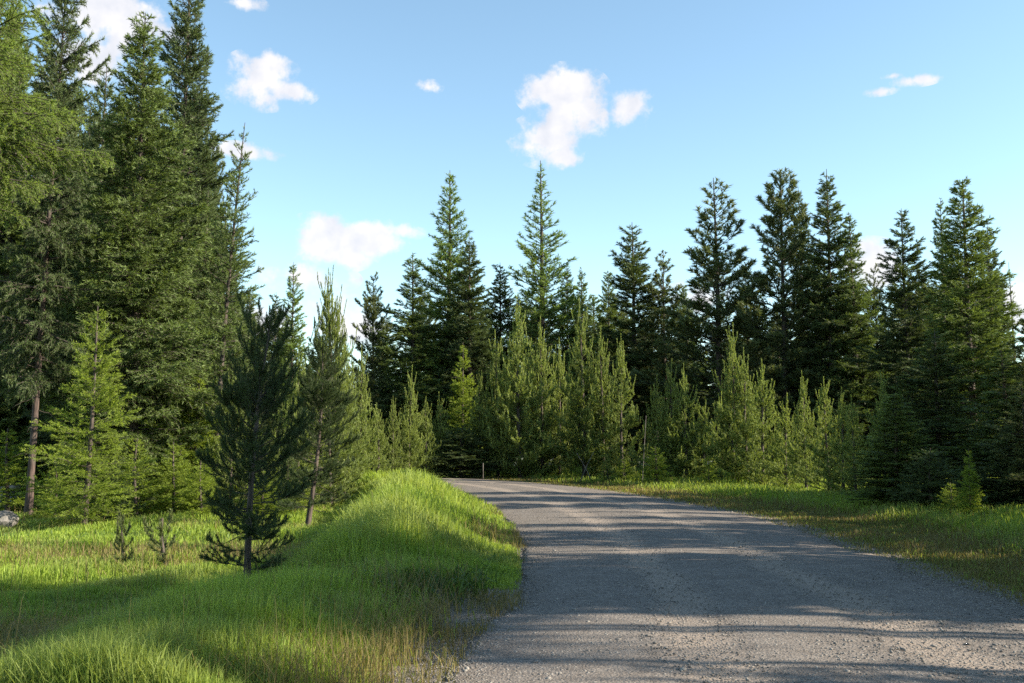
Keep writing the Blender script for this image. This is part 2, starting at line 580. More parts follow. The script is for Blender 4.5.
col = gm.mix(gm.ramp(vg, .3, .7), green, dirt)
pr = gm.n('ShaderNodeBsdfPrincipled')
gm.l(col, pr.inputs['Base Color']); pr.inputs['Roughness'].default_value = .95
bp = gm.n('ShaderNodeBump'); bp.inputs['Strength'].default_value = .9; bp.inputs['Distance'].default_value = .05
gm.l(n2, bp.inputs['Height']); gm.l(bp.outputs[0], pr.inputs['Normal'])
gm.l(pr.outputs[0], gm.out.inputs[0])
me = np_mesh('ground', np.stack([X.ravel(), Y.ravel(), zg], -1), [quads], gm.m, {'verge': verge}, smooth=True)
ground = bpy.data.objects.new('ground', me)
C.objects.link(ground)
ground['kind'] = 'structure'
ground['label'] = 'grassy ground of the roadside meadow and forest floor'

# the gravel road
rng = np.random.default_rng(5)
nA = 340
tA = np.linspace(0, 1, nA) ** 1.0


def resample(poly, n):
    s = np.concatenate([[0], np.cumsum(np.linalg.norm(np.diff(poly, axis=0), axis=1))])
    # even parameter over both edges
    q = np.linspace(0, s[-1], n)
    return np.stack([np.interp(q, s, poly[:, 0]), np.interp(q, s, poly[:, 1])], -1)


nA = 700
# pair each left-edge sample with its nearest right-edge sample, kept monotone
Lr = resample(LP, nA)
kk = np.array([((RP - p) ** 2).sum(1).argmin() for p in Lr])
kk = np.maximum.accumulate(kk).astype(float)
ker = np.ones(31) / 31
kk = np.convolve(np.pad(kk, 15, mode='edge'), ker, 'valid')
Rr_ = np.stack([np.interp(kk, np.arange(len(RP)), RP[:, 0]), np.interp(kk, np.arange(len(RP)), RP[:, 1])], -1)
across = np.unique(np.concatenate([np.linspace(-.05, 1.05, 34)]))
jl = .10 * wavy(Lr[:, 0] * 5, Lr[:, 1] * 5, 11) + rng.normal(0, .015, nA)
jr = .14 * wavy(Rr_[:, 0] * 4, Rr_[:, 1] * 4, 12) + rng.normal(0, .02, nA)
dirn = unit(Rr_ - Lr)
Lr = Lr - dirn * (.05 + jl)[:, None]
Rr_ = Rr_ + dirn * (.10 + jr)[:, None]
rp = Lr[:, None] + (Rr_ - Lr)[:, None] * np.clip(across, 0, 1)[None, :, None]
u = np.clip(across, 0, 1)
prof = .012 + .05 * (1 - (2 * u - 1) ** 2) - .018 * np.exp(-((u - .33) / .05) ** 2) - .018 * np.exp(-((u - .66) / .05) ** 2)
rz = np.broadcast_to(prof, rp.shape[:2]).copy() + .006 * wavy(rp[..., 0] * 2, rp[..., 1] * 2, 4)
rz[:, 0] = -.08; rz[:, -1] = -.12
ul = np.broadcast_to(u, rp.shape[:2])
ridx = np.arange(rp.shape[0] * rp.shape[1]).reshape(rp.shape[:2])
rq = np.stack([ridx[:-1, :-1], ridx[:-1, 1:], ridx[1:, 1:], ridx[1:, :-1]], -1).reshape(-1, 4)
rm = NT('gravel')
geo = rm.n('ShaderNodeNewGeometry'); pos = geo.outputs['Position']
big = rm.noise(.7, 5, .6, pos)
mid = rm.noise(9, 6, .7, pos)
mot = rm.ramp(rm.noise(2.6, 5, .7, pos), .42, .62)
vor = rm.n('ShaderNodeTexVoronoi'); vor.inputs['Scale'].default_value = 38
rm.l(pos, vor.inputs['Vector'])
vor2 = rm.n('ShaderNodeTexVoronoi'); vor2.inputs['Scale'].default_value = 95
rm.l(pos, vor2.inputs['Vector'])
base = rm.mix(rm.ramp(big, .3, .7), (.150, .111, .086), (.225, .174, .134))
stone = rm.n('ShaderNodeSeparateColor'); rm.l(vor.outputs['Color'], stone.inputs[0])
base = rm.mix(.62, base, rm.mix(stone.outputs[0], (.050, .044, .040), (.36, .31, .265)))
stone2 = rm.n('ShaderNodeSeparateColor'); rm.l(vor2.outputs['Color'], stone2.inputs[0])
base = rm.mix(.5, base, rm.mix(stone2.outputs[0], (.080, .072, .064), (.28, .25, .22)))
base = rm.mix(rm.math('MULTIPLY', rm.ramp(mid, .5, .75), .45), base, (.11, .10, .092))
base = rm.mix(rm.math('MULTIPLY', mot, .38), base, (.105, .085, .070))
uu = rm.attr('across')
trk = rm.math('ADD', rm.ramp(rm.math('ABSOLUTE', rm.math('SUBTRACT', uu, .33)), .075, .02), rm.ramp(rm.math('ABSOLUTE', rm.math('SUBTRACT', uu, .66)), .075, .02), clamp=True)
base = rm.mix(rm.math('MULTIPLY', rm.math('MULTIPLY', trk, rm.ramp(big, .2, .45)), .8), base, (.29, .236, .19))
edge = rm.ramp(rm.math('ABSOLUTE', rm.math('SUBTRACT', uu, .5)), .40, .5)
base = rm.mix(rm.math('MULTIPLY', rm.math('MULTIPLY', edge, rm.ramp(mid, .3, .6)), .55), base, (.15, .118, .088))
pr = rm.n('ShaderNodeBsdfPrincipled'); rm.l(base, pr.inputs['Base Color']); pr.inputs['Roughness'].default_value = .93
pr.inputs['Specular IOR Level'].default_value = .2
hsum = rm.math('ADD', rm.math('MULTIPLY', vor.outputs['Distance'], -1.0), rm.math('MULTIPLY', mid, .7))
hsum = rm.math('ADD', hsum, rm.math('MULTIPLY', vor2.outputs['Distance'], -.4))
bp = rm.n('ShaderNodeBump'); bp.inputs['Strength'].default_value = .8; bp.inputs['Distance'].default_value = .009
rm.l(hsum, bp.inputs['Height']); rm.l(bp.outputs[0], pr.inputs['Normal']); rm.l(pr.outputs[0], rm.out.inputs[0])
me = np_mesh('gravel_road', np.concatenate([rp.reshape(-1, 2), rz.reshape(-1, 1)], 1), [rq], rm.m, {'across': ul.ravel()}, smooth=True)
road = bpy.data.objects.new('road', me)
C.objects.link(road)
road['kind'] = 'structure'
road['label'] = 'grey gravel road bending away to the left'


def road_z(n):
    return n


# loose stones on the road: far too many to count
ico = bpy.data.meshes.new('tmp')
import bmesh
bm = bmesh.new(); bmesh.ops.create_icosphere(bm, subdivisions=1, radius=1); bm.to_mesh(ico); bm.free()
iv = np.array([v.co[:] for v in ico.vertices]); ifc = np.array([p.vertices[:] for p in ico.polygons])
bpy.data.meshes.remove(ico)


def stones(n, rng, dlo, dhi, rmin, rmax, onroad=True, edgebias=0.0):
    k0 = np.searchsorted(Lr[:, 1], dlo); k1 = np.searchsorted(Lr[:, 1], dhi) if dhi < 45 else nA - 230
    # density falls off with distance
    w = 1 / np.maximum(Lr[k0:k1, 1], 4) ** 1.6
    k = rng.choice(np.arange(k0, k1), n, p=w / w.sum())
    u = rng.random(n)
    if edgebias:
        e = rng.random(n) < edgebias
        side = np.where(rng.random(n) < .5, rng.normal(0, .035, n), 1 + rng.normal(0, .035, n))
        u = np.where(e, side, u)
    nxt = np.minimum(k + 1, nA - 1)
    jit = rng.random(n)[:, None]
    a = lerp(Lr[k], Lr[nxt], jit); b = lerp(Rr_[k], Rr_[nxt], jit)
    p = a + (b - a) * u[:, None]
    zz = np.where((u > 0) & (u < 1), .012 + .05 * (1 - (2 * u - 1) ** 2), 0.01)
    r = rmin + (rmax - rmin) * rng.random(n) ** 3.0
    v = iv[None] * (1 + rng.normal(0, .14, (n, len(iv), 1)))
    ang = rng.uniform(0, 6.28, n); c, s = np.cos(ang)[:, None], np.sin(ang)[:, None]
    sx, sy, sz = rng.uniform(.7, 1.3, n)[:, None], rng.uniform(.7, 1.3, n)[:, None], rng.uniform(.35, .7, n)[:, None]
    vx, vy, vz = v[..., 0] * sx, v[..., 1] * sy, v[..., 2] * sz
    V = np.stack([(vx * c - vy * s), (vx * s + vy * c), vz], -1) * r[:, None, None]
    V[..., 0] += p[:, :1]; V[..., 1] += p[:, 1:2]; V[..., 2] += (zz + r * .12)[:, None]
    F = ifc[None] + (np.arange(n) * len(iv))[:, None, None]
    return V.reshape(-1, 3), F.reshape(-1, 3), np.repeat(rng.random(n), len(iv))


sm = NT('loose_stone')
tn = sm.attr('tint')
c1 = sm.mix(tn, (.085, .076, .068), (.27, .245, .215))
pr = sm.n('ShaderNodeBsdfPrincipled'); sm.l(c1, pr.inputs['Base Color']); pr.inputs['Roughness'].default_value = .85
sm.l(pr.outputs[0], sm.out.inputs[0])
v1, f1, t1 = stones(70000, np.random.default_rng(8), 5.5, 30, .003, .013, edgebias=.3)
v2, f2, t2 = stones(1300, np.random.default_rng(9), 5.5, 45, .010, .026, edgebias=.45)
me = np_mesh('gravel_stones', np.concatenate([v1, v2]), [np.concatenate([f1, f2 + len(v1)])], sm.m, {'tint': np.concatenate([t1, t2])})
o = bpy.data.objects.new('gravel', me); C.objects.link(o)
o['kind'] = 'stuff'; o['label'] = 'loose grey stones scattered over the gravel road'; o['category'] = 'gravel'


# ------------------------------------------------------------------ grass
def grass_mesh(name, xy, hgt, wid, mat, rng, tint, lean=.35, bias=(0, 0)):
    n = len(xy)
    z, _, _ = terrain(xy[:, 0], xy[:, 1])
    p = np.concatenate([xy, z[:, None] - .02], 1)
    az = rng.uniform(0, 6.283, n)
    side = np.stack([np.cos(az), np.sin(az), np.zeros(n)], -1)
    la = rng.uniform(0, 6.283, n)
    lm = np.abs(rng.normal(0, lean, n))
    ld = np.stack([np.cos(la) * lm + bias[0], np.sin(la) * lm + bias[1], np.zeros(n)], -1)
    up = np.array([0, 0, 1.])
    h = hgt[:, None]
    p1 = p + h * (.5 * up + .18 * ld)
    p2 = p + h * (.85 * up + .55 * ld)
    p3 = p + h * (np.maximum(1.0 - .25 * lm[:, None], .6) * up + 1.0 * ld)
    w = side * wid[:, None] * .5
    v = np.stack([p - w, p + w, p1 - w * .9, p1 + w * .9, p2 - w * .55, p2 + w * .55, p3], 1).reshape(-1, 3)
    b = (np.arange(n) * 7)[:, None]
    q = np.concatenate([b + np.array([[0, 1, 3, 2]]), b + np.array([[2, 3, 5, 4]])])
    t = b + np.array([[4, 5, 6]])
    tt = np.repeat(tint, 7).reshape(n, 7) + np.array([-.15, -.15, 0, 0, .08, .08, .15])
    return np_mesh(name, v, [q, t], mat, {'tint': np.clip(tt, 0, 1).ravel()})


def frustum_xy(n, dlo, dhi, xlo, xhi, rng, power=1.0):
    """positions whose density falls with distance; xlo/xhi are lateral slopes"""
    a = 1 - power
    if abs(a) < 1e-6:
        d = dlo * (dhi / dlo) ** rng.random(n)
    else:
        d = (dlo ** a + (dhi ** a - dlo ** a) * rng.random(n)) ** (1 / a)
    return np.stack([d * rng.uniform(xlo, xhi, n) , d], -1), d


M_GRASS = foliage_mat('meadow_grass', (0.164, 0.260, 0.037), (0.402, 0.492, 0.092), (0.179, 0.267, 0.037), .45, .5, .2, patch=.45, patch_col=(.27, .31, .10))
M_FORB = foliage_mat('leafy_forb', (.060, .105, .022), (.130, .200, .045), (.08, .12, .03), .35)
M_VERGE = foliage_mat('dry_verge_grass', (0.112, 0.124, 0.035), (0.288, 0.216, 0.094), (0.150, 0.140, 0.044), .35, .6, .2, patch=.8, patch_col=(.22, .17, .085))

rng = np.random.default_rng(21)
xy, d = frustum_xy(760000, 6.0, 52, -.66, .12, rng, 1.15)
_, sl, sr = terrain(xy[:, 0], xy[:, 1])
keep = (sl > .05)
heap = np.exp(-(((xy[:, 0] + .75) / .8) ** 2 + ((xy[:, 1] - 10.4) / .9) ** 2))
keep &= (rng.random(len(xy)) > heap * 1.25)
near_dirt = sst(11.6 - xy[:, 1], -.3, 1.2) * (1 - sst(sl + .35 * wavy(xy[:, 0] * 3, xy[:, 1] * 3, 61), .45, 1.35))
keep &= (rng.random(len(xy)) > near_dirt * .97)
keep &= rng.random(len(xy)) < (.03 + .97 * sst(sl + .25 * wavy(xy[:, 0] * 3, xy[:, 1] * 3, 62), .05, .75))
xy, d, sl = xy[keep], d[keep], sl[keep]
cl = wavy(xy[:, 0] * 2.2, xy[:, 1] * 2.2, 31)
cl2 = wavy(xy[:, 0] * .6, xy[:, 1] * .6, 32)
bank = sst(sl, .3, 2.0) * (1 - sst(sl, 2.5, 4.0))
h = (.155 + .04 * sst(sl, 1.0, 2.0) * (1 - sst(d, 10.5, 12)) + (.26 * bank * sst(d, 10.5, 14) + .14 * bank) * (1 - .4 * sst(d, 28, 42))) * (.75 + .25 * cl) + .10 * np.clip(cl2, -1, 1) * (1 - bank) + .07 * wavy(xy[:, 0] * 7, xy[:, 1] * 7, 33)
h = h * (.28 + .72 * sst(sl, .0, .95)) * (.45 + .95 * rng.random(len(xy)) ** 1.6) * 1.08 + .05
w = np.maximum(.0062, .00085 * d) * rng.uniform(.6, 1.4, len(xy))
tint = np.clip(.42 + .25 * cl + .2 * cl2 + .15 * wavy(xy[:, 0] * 7, xy[:, 1] * 7, 34) + rng.normal(0, .24, len(xy)), 0, 1)
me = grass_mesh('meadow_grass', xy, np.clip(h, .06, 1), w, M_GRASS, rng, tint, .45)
o = bpy.data.objects.new('meadow_grass', me); C.objects.link(o)
o['kind'] = 'stuff'; o['label'] = 'tall bright green grass over the bank and meadow left of the road'; o['category'] = 'grass'

# tall seeding stalks rising out of the meadow
xy, d = frustum_xy(1000, 6.5, 20, -.60, .0, rng, 1.4)
_, sl, _ = terrain(xy[:, 0], xy[:, 1])
k = sl > .7
xy, d = xy[k], d[k]
me = grass_mesh('grass_stalks', xy, rng.uniform(.35, .75, len(xy)), np.maximum(.004, .0005 * d), M_VERGE, rng, rng.uniform(.0, .7, len(xy)), .3)
o = bpy.data.objects.new('grass_stalks', me); C.objects.link(o)
o['kind'] = 'stuff'; o['label'] = 'thin pale stalks standing above the meadow grass'; o['category'] = 'grass'

# right verge and the far strip under the young pines
xy, d = frustum_xy(520000, 7.0, 62, -.16, .70, rng, 1.15)
_, sl, sr = terrain(xy[:, 0], xy[:, 1])
k = (sr > .0) & (rng.random(len(xy)) < (.18 + .82 * sst(sr, .1, 1.2)))
xy, d, sr = xy[k], d[k], sr[k]
cl = wavy(xy[:, 0] * 1.8, xy[:, 1] * 1.8, 41)
tall = sst(sr, 1.8, 3.6)
h = (.07 + .10 * sst(sr, .2, 1.4) + .22 * tall) * (.85 + .35 * cl) * rng.uniform(.5, 1.3, len(xy))
green = rng.random(len(xy)) < np.clip(.12 + .80 * sst(sr + .6 * cl, 2.2, 3.6), 0, 1)
w = np.maximum(.004, .00075 * d) * rng.uniform(.7, 1.3, len(xy))
for nm, kk_, mt, lab in (('verge_grass', ~green, M_VERGE, 'short dry grass along the far and right verge of the road'),
                         ('forest_edge_grass', green, M_GRASS, 'green grass between the right verge and the trees')):
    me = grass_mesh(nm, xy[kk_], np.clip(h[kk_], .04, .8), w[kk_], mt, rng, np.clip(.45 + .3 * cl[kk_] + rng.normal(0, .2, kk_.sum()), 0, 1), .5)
    o = bpy.data.objects.new(nm, me); C.objects.link(o)
    o['kind'] = 'stuff'; o['label'] = lab; o['category'] = 'grass'

# dead tan blades and leafy forbs mixed into the meadow
xy, d = frustum_xy(70000, 6.3, 34, -.62, .08, rng, 1.2)
_, sl, _ = terrain(xy[:, 0], xy[:, 1])
k = (sl > .5) & (rng.random(len(xy)) < sst(wavy(xy[:, 0] * 1.7, xy[:, 1] * 1.7, 71), -.2, .9))
xy, d = xy[k], d[k]
me = grass_mesh('dead_grass', xy, rng.uniform(.12, .42, len(xy)), np.maximum(.004, .0007 * d), M_VERGE, rng, rng.uniform(.5, 1, len(xy)), .7)
o = bpy.data.objects.new('dead_grass', me); C.objects.link(o)
o['kind'] = 'stuff'; o['label'] = 'dead tan blades mixed through the meadow grass'; o['category'] = 'grass'
xy, d = frustum_xy(60000, 6.3, 30, -.62, .1, rng, 1.3)
_, sl, _ = terrain(xy[:, 0], xy[:, 1])
k = (sl > .5) & (rng.random(len(xy)) < sst(wavy(xy[:, 0] * 1.3, xy[:, 1] * 1.3, 72), .35, .9) * .7)
near_pine = np.exp(-(((xy[:, 0] + 3.2) / 1.0) ** 2 + ((xy[:, 1] - 12.2) / .8) ** 2))
k |= (rng.random(len(xy)) < near_pine)
xy, d = xy[k], d[k]
me = grass_mesh('leafy_forbs', xy, rng.uniform(.10, .30, len(xy)), np.maximum(.022, .0012 * d), M_FORB, rng, rng.uniform(0, .8, len(xy)), 1.0)
o = bpy.data.objects.new('leafy_weeds', me); C.objects.link(o)
o['kind'] = 'stuff'; o['label'] = 'dark leafy weeds in patches through the meadow and round the shaded pine'; o['category'] = 'weeds'

# sparse weeds and thatch on the dirt shoulder in front
n = 3600
xy = np.stack([rng.normal(-.75, .55, n), rng.normal(10.3, .8, n)], -1)
n2 = 7000
k0 = np.searchsorted(LP[:, 1], 6); k1 = np.searchsorted(LP[:, 1], 26)
kk_ = rng.integers(k0, k1, n2)
xy = np.concatenate([xy, LP[kk_] + np.stack([-np.abs(rng.normal(.1, .35, n2)), rng.normal(0, .25, n2)], -1)])
_, sl, _ = terrain(xy[:, 0], xy[:, 1])
cl = wavy(xy[:, 0] * 6, xy[:, 1] * 6, 51)
k = (sl > -.12) & (rng.random(len(xy)) < sst(cl, -.5, .6))
xy, cl = xy[k], cl[k]
me = grass_mesh('shoulder_weeds', xy, np.clip(.05 + .09 * (cl + .3), .03, .22) * rng.uniform(.5, 1.4, len(xy)), np.full(len(xy), .007), M_VERGE, rng,
                rng.uniform(0, 1, len(xy)), .9)
o = bpy.data.objects.new('dry_weeds', me); C.objects.link(o)
o['kind'] = 'stuff'; o['label'] = 'low dry weeds and thatch on the bare dirt shoulder'; o['category'] = 'weeds'

# ------------------------------------------------------------------ tree kinds
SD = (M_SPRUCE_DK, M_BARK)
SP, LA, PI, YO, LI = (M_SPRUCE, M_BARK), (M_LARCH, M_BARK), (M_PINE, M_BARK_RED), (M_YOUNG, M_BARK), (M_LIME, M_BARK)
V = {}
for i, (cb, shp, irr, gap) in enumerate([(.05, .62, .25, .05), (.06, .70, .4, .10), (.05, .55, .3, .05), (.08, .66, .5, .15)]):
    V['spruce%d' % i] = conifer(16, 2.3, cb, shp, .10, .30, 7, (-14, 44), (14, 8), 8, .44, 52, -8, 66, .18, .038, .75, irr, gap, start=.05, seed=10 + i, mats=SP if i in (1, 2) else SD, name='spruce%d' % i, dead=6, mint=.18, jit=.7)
V['larch0'] = conifer(18, 2.5, .06, .75, .10, .30, 7, (-8, 50), (22, 10), 7, .36, 50, 0, 44, .20, .040, .95, .35, .12, start=.06, seed=20, mats=LA, name='larch0', up=10, mint=.2)
V['larch1'] = conifer(18, 2.9, .06, .90, .10, .36, 7, (0, 42), (28, 20), 6, .30, 45, 2, 42, .20, .040, .95, .35, .12, start=.06, seed=21, mats=LA, name='larch1', up=12, mint=.16)
V['larch2'] = conifer(14, 1.6, .10, .9, .10, .42, 4, (0, 45), (10, 10), 4, .28, 45, 2, 26, .17, .036, .9, .4, .25, seed=22, mats=LA, name='larch2', up=12)
for i, (sh, irr, gap) in enumerate([(.52, .45, .12), (.6, .5, .2), (.48, .5, .12)]):
    V['pine%d' % i] = conifer(16, 2.5, .10, sh, .15, .36, 6, (-5, 48), (34, 18), 6, .38, 48, 4, 62, .24, .044, .9, irr, gap, seed=30 + i, mats=PI, name='pine%d' % i, tuft=.8, up=25, dead=14, mint=.22, jit=.4)
for i, (R0, shp, irr) in enumerate([(1.5, .95, .30), (1.25, .85, .35), (1.8, 1.0, .35), (1.1, .9, .4), (1.4, .8, .45)]):
    V['young%d' % i] = conifer(6.2, R0, .02, shp, .10, .27, 6, (14, 50), (30, 20), 9, .40, 44, 10, 66, .13, .029, .7, irr, .08, start=.06, seed=40 + i, mats=YO, name='young%d' % i,
                               candle=.85, up=22, mint=.14, ctw=.05, leader=1.7)
V['lime0'] = conifer(6, 1.3, .04, .8, .10, .22, 7, (-4, 40), (8, 6), 12, .50, 50, -4, 66, .12, .026, .85, .35, .10, start=.05, seed=50, mats=LI, name='lime0', mint=.2)
V['lime1'] = conifer(3, .9, .04, .8, .10, .15, 7, (2, 40), (8, 6), 15, .52, 50, -4, 90, .08, .017, .8, .35, .10, start=.05, seed=51, mats=LI, name='lime1', mint=.2)
V['lowfir'] = conifer(3.4, 1.4, .03, .7, .12, .16, 8, (-6, 40), (6, 6), 12, .5, 52, -6, 80, .10, .022, .7, .3, .05, start=.05, seed=52, mats=SD, name='lowfir', mint=.2)
# the near ones, each its own build
V['near_fir'] = conifer(15, 2.5, .10, .62, .16, .24, 9, (-14, 45), (14, 6), 11, .42, 55, -12, 70, .13, .026, .85, .28, .03, start=.05, seed=60, mats=SP, name='near_fir', dead=12, hang=25, mint=.2)
V['near_fir2'] = conifer(17, 2.4, .08, .70, .14, .28, 8, (-10, 46), (18, 8), 11, .42, 52, -8, 66, .14, .028, .85, .45, .12, start=.05, seed=61, mats=SD, name='near_fir2', dead=12, mint=.2)
V['near_tall'] = conifer(16, 2.8, .24, .60, .12, .32, 7, (-14, 40), (6, 6), 10, .40, 52, -12, 60, .15, .028, .85, .4, .08, start=.05, seed=62, mats=(M_SPRUCE_DK, M_BARK_RED), name='near_tall', dead=16, trunk_r=.17, hang=20, mint=.2)
V['near_larch'] = conifer(16, 3.3, .47, .50, .12, .26, 8, (-6, 42), (2, 2), 10, .36, 50, -14, 90, .10, .017, 1.0, .3, .05, start=.05, seed=63, mats=(M_LIMEL, M_BARK), name='near_larch', hang=55, mint=.2)
V['thin_fir'] = conifer(12, 1.9, .12, .75, .10, .28, 6, (-6, 42), (16, 10), 9, .42, 50, -4, 56, .13, .026, .8, .4, .12, start=.05, seed=64, mats=SP, name='thin_fir', dead=14, mint=.2)
V['lime_tree'] = conifer(6, 1.4, .07, .75, .14, .20, 7, (-8, 44), (16, 8), 14, .48, 50, -6, 100, .07, .015, .95, .35, .10, start=.05, seed=65, mats=LI, name='lime_tree', dead=5, mint=.18)
V['leader_pine'] = conifer(7.2, 1.5, .08, .66, .12, .28, 7, (18, 58), (24, 14), 11, .42, 42, 10, 110, .11, .017, .7, .3, .06, start=.08, seed=66, mats=YO, name='leader_pine', candle=.75, up=18, mint=.18)
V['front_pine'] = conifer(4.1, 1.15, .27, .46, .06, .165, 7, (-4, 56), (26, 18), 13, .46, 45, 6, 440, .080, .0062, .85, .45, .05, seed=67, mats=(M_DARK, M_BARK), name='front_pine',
                          tuft=.4, up=26, trunk_r=.062, trunk_bend=.22, dead=9, candle=.12, mint=.12,
                          extra=[(.13, .2, 1.15, -2), (.15, 3.0, 1.05, 2), (.14, 1.2, .7, 0), (.17, 4.4, .9, -4), (.19, 2.4, .8, 4), (.18, 5.6, .85, 6), (.24, .6, .6, 8), (.25, 3.7, .5, 4)])

SEEDLING = conifer(.7, .20, .15, .3, .1, .09, 4, (30, 60), (25, 20), 24, .4, 35, 10, 520, .06, .008, .7, .4, .2, seed=70, mats=(M_PINE, M_BARK), name='seedling', trunk_r=.012, trunk_bend=.08, candle=.08)
V['seedling'] = SEEDLING


def tree(kind, label, cat, topx, topy, d, wpx, group=None, basex=None, rot=None, nm=None, seed=[100]):
    """a tree whose tip is seen at topx, topy when it stands d metres ahead"""
    v = V[kind]
    seed[0] += 1
    r = np.random.default_rng(seed[0])
    top = P(topx, topy, d)
    bx = P(basex, 480, d).x if basex is not None else top.x
    z0 = tz(bx, d)
    H = top.z - z0
    s_z = H / v['H']
    s_r = (wpx / 2000.0 * d) / v['R']
    e = bpy.data.objects.new(nm or {'spruce': 'spruce_tree', 'pine': 'pine_tree', 'larch': 'larch_tree', 'fir': 'fir_tree'}.get(cat.split()[0], 'fir_tree'), None)
    e.empty_display_size = .3
    C.objects.link(e)
    e.location = (bx, d, z0)
    lean = math.atan2(top.x - bx, H)
    from mathutils import Matrix
    m = Matrix.Rotation(lean, 4, 'Y') @ Matrix.Rotation(rot if rot is not None else r.uniform(0, 6.28), 4, 'Z')
    e.rotation_euler = m.to_euler()
    e.scale = (s_r, s_r, s_z)
    e['label'] = label
    e['category'] = cat
    if group:
        e['group'] = group
    for part in ('trunk', 'limbs', 'crown'):
        c = bpy.data.objects.new(part, v[part])
        c.parent = e
        C.objects.link(c)
    return e


